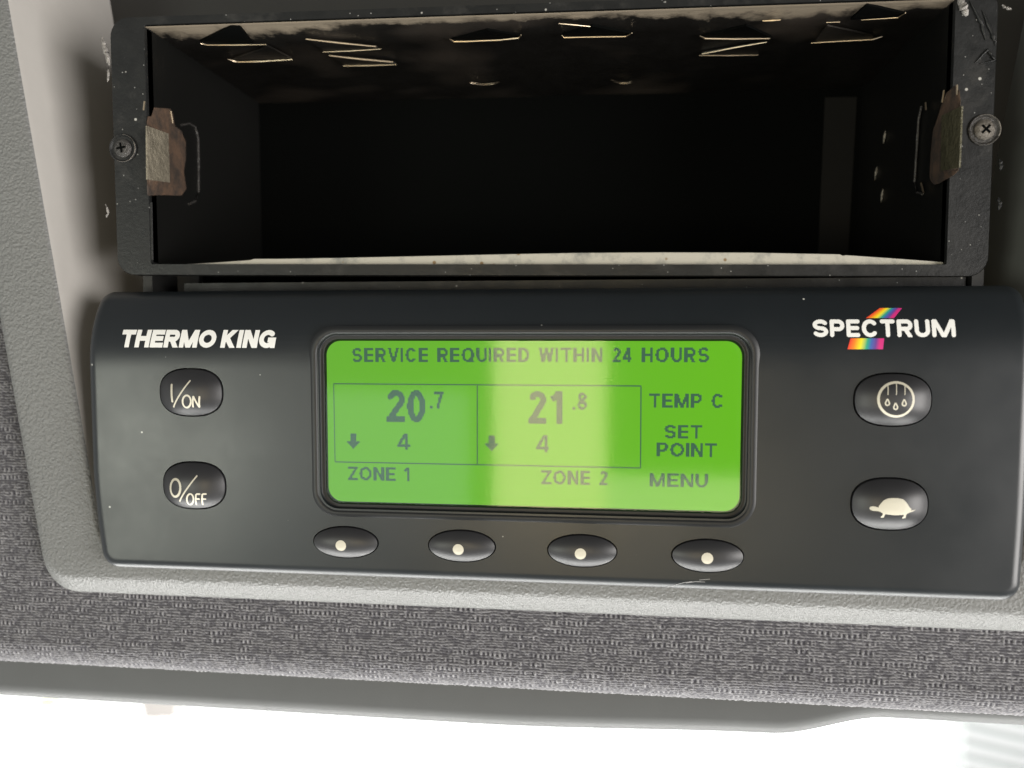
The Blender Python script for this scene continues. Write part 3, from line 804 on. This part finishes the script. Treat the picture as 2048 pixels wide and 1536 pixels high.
# openings: display and buttons, cut with boolean solids
BT = {}
def superell(cx, cz, a, b, n, m=64):
    P = []
    for t in np.linspace(0, 2 * math.pi, m, endpoint=False):
        c, s = math.cos(t), math.sin(t)
        P.append((cx + a * math.copysign(abs(c) ** (2 / n), c), cz + b * math.copysign(abs(s) ** (2 / n), s)))
    return P
XD0, XD1, ZD0, ZD1 = -61.6, 29.0, -37.4, -1.3
BIG = [(-93.1, -12.9), (-92.9, -34.3), (58.9, -13.1), (58.9, -34.7)]
SML = [(-57.2, -46.4), (-30.7, -46.4), (-4.2, -46.6), (22.4, -46.8)]
BA, BB, BN = 7.4, 5.28, 2.45
SA, SB, SN = 7.35, 3.42, 2.05
cutters = MB()
cutters.prism([(x, -3, z) for x, z in rrect(XD0 - 1.4, XD1 + 1.4, ZD0 - 1.4, ZD1 + 1.4, 4.2)], (0, 7.5, 0))
for x, z in BIG: cutters.prism([(u, -3, v) for u, v in superell(x, z, BA + .32, BB + .32, BN)], (0, 7.5, 0))
for x, z in SML: cutters.prism([(u, -3, v) for u, v in superell(x, z, SA + .28, SB + .28, SN)], (0, 7.5, 0))
cut = cutters.build('cutter', M_BLACK, panel, smooth=False)
md = housing.modifiers.new('cut', 'BOOLEAN'); md.operation = 'DIFFERENCE'; md.solver = 'EXACT'; md.object = cut
bpy.context.view_layer.update()
dg = bpy.context.evaluated_depsgraph_get()
me = bpy.data.meshes.new_from_object(housing.evaluated_get(dg), depsgraph=dg)
housing.modifiers.clear(); housing.data = me; me.name = 'housing'
me.materials.clear(); me.materials.append(M_PANEL)
me.polygons.foreach_set('material_index', [0] * len(me.polygons))
me.polygons.foreach_set('use_smooth', [True] * len(me.polygons)); me.set_sharp_from_angle(angle=math.radians(32))
bpy.data.objects.remove(cut, do_unlink=True)

# display bezel: raised rounded ridge, groove, inner wall
prof = [(3.5, 4.5), (3.45, .14), (3.2, .0), (2.9, -.12), (2.5, -.20), (2.15, -.19), (1.85, -.04), (1.65, .38), (1.52, .9), (1.35, 1.15), (.95, 1.2), (.65, 1.12), (.5, 1.2), (.36, 1.45), (.22, 1.7), (0.0, 2.2), (0.0, 3.4)]
lps = [[(x, y, z) for x, z in rrect(XD0 - o, XD1 + o, ZD0 - o, ZD1 + o, 3.2 + o * .8, 12)] for o, y in prof]
mb = MB(); mb.loft(lps); mb.build('display_bezel', M_BEZEL, panel, angle=60)
# display: backlit sheet, dark segments, cover
YD = 1.9
def slab(P, y): return [(x, y, z) for x, z in P]
mb = MB(); R0 = rrect(XD0 - .5, XD1 + .5, ZD0 - .5, ZD1 + .5, 3.3, 10); mb.loft([slab(R0, 3.0), slab(R0, YD)], True, True, True)
screen = mb.build('display_screen', M_LCD, panel, smooth=False)
sd = lambda x, z: YD
mb = MB()
K = dict(surf=sd, lcd=True, off=.05)
text(mb, 'SERVICE REQUIRED WITHIN 24 HOURS', (705, 724), (1418, 724.5), 696, h=.092, rows=12, gap=.20, **K)
text(mb, '20', (774.2, 843.7), (850.8, 844.5), 780, h=.094, rows=22, gap=.08, **K)
text(mb, '.7', (861, 817), (887, 817.3), 783, h=.085, rows=12, gap=.10, **K)
text(mb, '4', (795.8, 899), (820, 899.4), 867, h=.09, rows=12, **K)
text(mb, 'ZONE 1', (697, 960), (819.6, 962.5), 933, h=.092, rows=12, gap=.17, **K)
text(mb, '21', (1058, 847.3), (1126.5, 848), 782, h=.094, rows=22, gap=.18, **K)
text(mb, '.8', (1146, 819.6), (1174, 820), 785, h=.085, rows=12, gap=.12, **K)
text(mb, '4', (1073, 904.5), (1099, 905), 870, h=.09, rows=12, **K)
text(mb, 'ZONE 2', (1083, 968.5), (1215.3, 970.5), 940.5, h=.092, rows=12, gap=.17, **K)
text(mb, 'TEMP C', (1299, 815), (1448, 816), 787, h=.094, rows=12, gap=.17, **K)
text(mb, 'SET', (1329, 876.6), (1404.6, 877.2), 850, h=.094, rows=12, gap=.17, **K)
text(mb, 'POINT', (1313.8, 912.5), (1433, 914.5), 885, h=.094, rows=12, gap=.17, **K)
text(mb, 'MENU', (1300, 973), (1415, 975), 946, h=.094, rows=12, gap=.19, **K)
mb.build('screen_lettering', M_LCDT, screen, smooth=False, fix=False)
for cx, y0, y1, ym, hw, sw in ((707, 867, 897.8, 882, 14.8, 5.8), (983.4, 871, 902.5, 886.5, 15.5, 6.2)):
    mb = MB(); artpoly(mb, [(cx - sw, y0), (cx + sw, y0), (cx + sw, ym), (cx + hw, ym), (cx, y1), (cx - hw, ym), (cx - sw, ym)], sd, .05, 10)
    mb.build('arrow_symbol', M_LCDT, screen, smooth=False, fix=False)
mb = MB()
def bar(a, b, t):
    A, B = np.array(U(*a, YD)), np.array(U(*b, YD)); d = (B - A) / np.linalg.norm(B - A); nrm = np.array([-d[1], d[0]]) * t / 2
    mb.add([(p[0], YD - .05, p[1]) for p in (A - nrm, B - nrm, B + nrm, A + nrm)], [[0, 1, 2, 3]])
bar((667, 767.4), (1282.6, 772), .27); bar((670, 923.6), (1281.6, 935.9), .27)
bar((667.5, 768.6), (670.3, 922.4), .22); bar((1282, 773.2), (1281, 934.7), .26); bar((954.7, 771), (954.7, 928.2), .26)
mb.build('table_rule', M_LCDT, screen, smooth=False, fix=False)
mb = MB(); R0 = rrect(XD0 - .2, XD1 + .2, ZD0 - .2, ZD1 + .2, 3.2, 10); mb.add(slab(R0, 1.05), [list(range(len(R0)))])
mb.build('cover_glass', M_GLASS, screen, smooth=False, fix=False)

# buttons
def dome_prof(H):
    p, h0 = 2.5, .30
    return [(1.0, 2.5), (1.0, -h0)] + [(r, -h0 - (H - h0) * (1 - r ** p)) for r in (.985, .96, .92, .87, .8, .7, .58, .45, .3, .15, .04)]
def make_button(cx, cz, a, b, n, H, label):
    pr = dome_prof(H); q = MB()
    q.loft([[(x, y, z) for x, z in superell(cx, cz, a * r, b * r, n)] for r, y in pr], True, True, True)
    o = q.build('button', M_BTN, panel, angle=50, label=label)
    rs = [r for r, y in pr[1:]][::-1]; ys = [y for r, y in pr[1:]][::-1]
    def surf(x, z):
        rho = (abs((x - cx) / a) ** n + abs((z - cz) / b) ** n) ** (1 / n)
        return float(np.interp(rho, rs, ys))
    return o, surf
HB = 2.6
btn = [make_button(x, z, BA, BB, BN, HB, l) for (x, z), l in zip(BIG, ('button marked I/ON', 'button marked 0/OFF', 'button with falling drops in a ring', 'button with a tortoise symbol'))]
o, s = btn[0]; mb = MB()
art(mb, [[(343.7, 767.5), (345.2, 805)]], .27, s, rows=50)
art(mb, [[(381.2, 760.6), (347.3, 814.8)]], .17, s, rows=60)
art(mb, [[(373.6 + 8.3 * math.cos(t), 803 + 12.2 * math.sin(t)) for t in np.linspace(0, 2 * math.pi, 32)]], .20, s, rows=40)
art(mb, [[(386.5, 815), (386.5, 792)], [(386.5, 792), (399.2, 815)], [(399.2, 815), (399.2, 792)]], .19, s, rows=40)
mb.build('symbol', M_CREAMPRINT, o, smooth=False, fix=False)
o, s = btn[1]; mb = MB()
art(mb, [[(351 + 9.8 * math.cos(t), 975.8 + 17.5 * math.sin(t)) for t in np.linspace(0, 2 * math.pi, 36)]], .27, s, rows=50)
art(mb, [[(394.8, 951), (359.4, 1003.3)]], .17, s, rows=60)
art(mb, [[(380.5 + 6.6 * math.cos(t), 998.5 + 10.6 * math.sin(t)) for t in np.linspace(0, 2 * math.pi, 32)]], .19, s, rows=40)
for dx in (0, 12.6):
    art(mb, [[(393.2 + dx, 1010), (392.2 + dx, 988)], [(392.2 + dx, 988), (401 + dx, 988)], [(392.7 + dx, 998), (400 + dx, 998)]], .18, s, rows=40)
mb.build('symbol', M_CREAMPRINT, o, smooth=False, fix=False)
o, s = btn[2]; mb = MB()
art(mb, [[(1792 + 35.2 * math.cos(t), 798.8 + 34 * math.sin(t)) for t in np.linspace(0, 2 * math.pi, 64)]], .24, s, rows=90)
for x, yt in ((1775.8, 771.5), (1792.6, 768), (1809.7, 772)): art(mb, [[(x, yt), (x, 790)]], .085, s, rows=30)
for x, y in ((1774.8, 804.5), (1791.2, 812.6), (1808.4, 805.4)):
    d = [(x, y - 7.0), (x + 2.4, y - 2.2), (x + 4.0, y + 1.6), (x + 3.3, y + 4.9), (x, y + 6.4), (x - 3.3, y + 4.9), (x - 4.0, y + 1.6), (x - 2.4, y - 2.2), (x, y - 7.0)]
    art(mb, [d], .13, s, rows=36)
mb.build('symbol', M_CREAMPRINT, o, smooth=False, fix=False)
o, s = btn[3]; mb = MB()
tort = [(368, 1228), (378, 1218), (400, 1214), (425, 1219), (446, 1226), (445, 1215), (465, 1190), (490, 1163), (520, 1150), (560, 1146), (610, 1148), (645, 1155), (665, 1170), (685, 1195), (700, 1220), (718, 1239), (710, 1249), (735, 1247), (755, 1241), (732, 1256), (705, 1265), (680, 1277), (672, 1290), (668, 1312), (640, 1315), (641, 1307), (655, 1295), (651, 1284), (600, 1288), (540, 1285), (502, 1279), (493, 1295), (485, 1308), (460, 1308), (463, 1301), (475, 1291), (481, 1275), (455, 1258), (420, 1252), (390, 1250), (372, 1240)]
artpoly(mb, [(1650 + x * .2409, 720 + y * .2409) for x, y in tort], s, .04, 60)
mb.build('symbol', M_CREAMPRINT, o, smooth=False, fix=False)
for (x, z), (px, py), l in zip(SML, ((681.6, 1091.4), (916.4, 1099.3), (1160.8, 1108), (1414.6, 1117)), ('', '', '', '')):
    o, s = make_button(x, z, SA, SB, SN, 1.75, None)
    mb = MB(); ax, az = Us(px, py, s)
    q = [(ax + 1.22 * math.cos(t), az + 1.22 * math.sin(t)) for t in np.linspace(0, 2 * math.pi, 28, endpoint=False)]
    q2 = [(ax + .6 * math.cos(t), az + .6 * math.sin(t)) for t in np.linspace(0, 2 * math.pi, 28, endpoint=False)]
    mb.loft([[(u, s(u, v) - .05, v) for u, v in q], [(u, s(u, v) - .05, v) for u, v in q2]], True, False, True)
    mb.build('symbol', M_CREAMPRINT, o, smooth=False, fix=False)

# printed words
sp_ = lambda x, z: fp(x, z)
mb = MB(); text(mb, 'THERMO KING', (239.5, 694.5), (549, 696), 659.5, sp_, h=.136, slant=.12, rows=48, gap=.055, widen={' ': .20}); mb.build('wordmark', M_WHITE, panel, smooth=False, fix=False)
mb = MB(); text(mb, 'SPECTRUM', (1626, 674), (1912, 674.3), 639, sp_, h=.113, rnd=1.0, slant=.02, rows=48, gap=.10, widen={'S': .84, 'M': 1.25}); wm = mb.build('wordmark', M_WHITE, panel, smooth=False, fix=False)
for A, B in (([(1731.6, 636.2), (1788, 636.2)], [(1759.5, 616), (1804, 616)]), ([(1694.8, 698.5), (1765.8, 698.5)], [(1700.8, 676.6), (1768.3, 676.6)])):
    V, Fq, T = [], [], []; n, m = 24, 6
    for j in range(m + 1):
        for i in range(n + 1):
            s_, t_ = i / n, j / m
            px = (A[0][0] * (1 - s_) + A[1][0] * s_) * (1 - t_) + (B[0][0] * (1 - s_) + B[1][0] * s_) * t_
            py = A[0][1] * (1 - t_) + B[0][1] * t_
            x, z = Us(px, py, sp_); V.append((x, fp(x, z) - .04, z)); T.append(s_)
    for j in range(m):
        for i in range(n): a = j * (n + 1) + i; Fq.append([a, a + 1, a + n + 2, a + n + 1])
    obj('colour_flash', V, Fq, M_RAIN, wm, attrs={'t': T})

for st in ([(1352, 1169), (1368, 1165), (1384, 1163)], [(1372, 1166), (1392, 1163), (1410, 1164)], [(1398, 1160), (1420, 1158)], [(1335, 1174), (1350, 1171)]):
    mb = MB(); art(mb, [st], .07, lambda x, z: fp(x, z) + (0 if z > PB + RF else RF0 - math.sqrt(max(0.05, RF0 * RF0 - (PB + RF - z) ** 2))), off=.05, rows=14); mb.build('scratch', M_SCRATCH, panel, smooth=False, fix=False)

# ================================================================== outside the windscreen
def out(px, py, y): x, z = U(px, py, y); return (x, y, z)
def mat_out(name, c):
    m, n, b = newmat(name)
    n.links.new(mixc(n, noise_tex(n, 6, 4), (*[x * .93 for x in c], 1), (*c, 1)), b.inputs['Base Color']); b.inputs['Roughness'].default_value = .8
    return m
YW = 5000.0
wall = thing('slatted_wall', 'pale sunlit wall of sloping slats outside the windscreen, in the bottom right corner', 'wall', out(2100, 1560, YW))
a, b = out(1936, 1400, YW), out(2400, 1400, YW); zlo = out(2048, 1750, YW)[2]
mb = MB(); mb.box((a[0], YW + 20, zlo), (b[0], YW + 200, a[2] + 300)); mb.build('backing', mat_out('grey_green_board', (0.60, 0.63, 0.61)), wall, smooth=False)
for k in range(12):
    p0, p1 = out(1932, 1400 + k * 30, YW), out(2300, 1482 + k * 30, YW)
    hgt = abs(out(1932, 1417, YW)[2] - out(1932, 1400, YW)[2])
    mb = MB(); mb.prism([(p0[0], YW, p0[2]), (p1[0], YW, p1[2]), (p1[0], YW, p1[2] - hgt), (p0[0], YW, p0[2] - hgt)], (0, 18, 0)); mb.build('slat', mat_out('white_slat', (0.85, 0.86, 0.85)), wall, smooth=False)
blk = thing('hanging_tarpaulin', 'pale beige cloth outside the windscreen, just below the dark rail at left', 'tarpaulin', out(320, 1410, 4000))
mb = MB(); mb.prism([out(px, py, 4000) for px, py in ((278, 1395), (352, 1395), (350, 1434), (338, 1438), (325, 1436), (312, 1439), (296, 1438), (288, 1439), (286, 1425))], (0, 120, 0))
mb.build('cloth', mat_out('beige_cloth', (0.93, 0.87, 0.81)), blk, smooth=False)
yl = thing('yellow_board', 'small pale yellow board outside the windscreen, left of the beige cloth', 'board', out(90, 1405, 4000))
mb = MB(); mb.prism([out(px, py, 4000) for px, py in ((74, 1404), (107, 1405), (108, 1413), (74, 1413))], (0, 60, 0)); mb.build('face', mat_out('yellow_paint', (0.86, 0.84, 0.55)), yl, smooth=False)
# daylight falling on those far things
l = area('daylight_lamp', (600, 1500, 400), (600, 5000, -2000), 4000, 3000, 9.5)
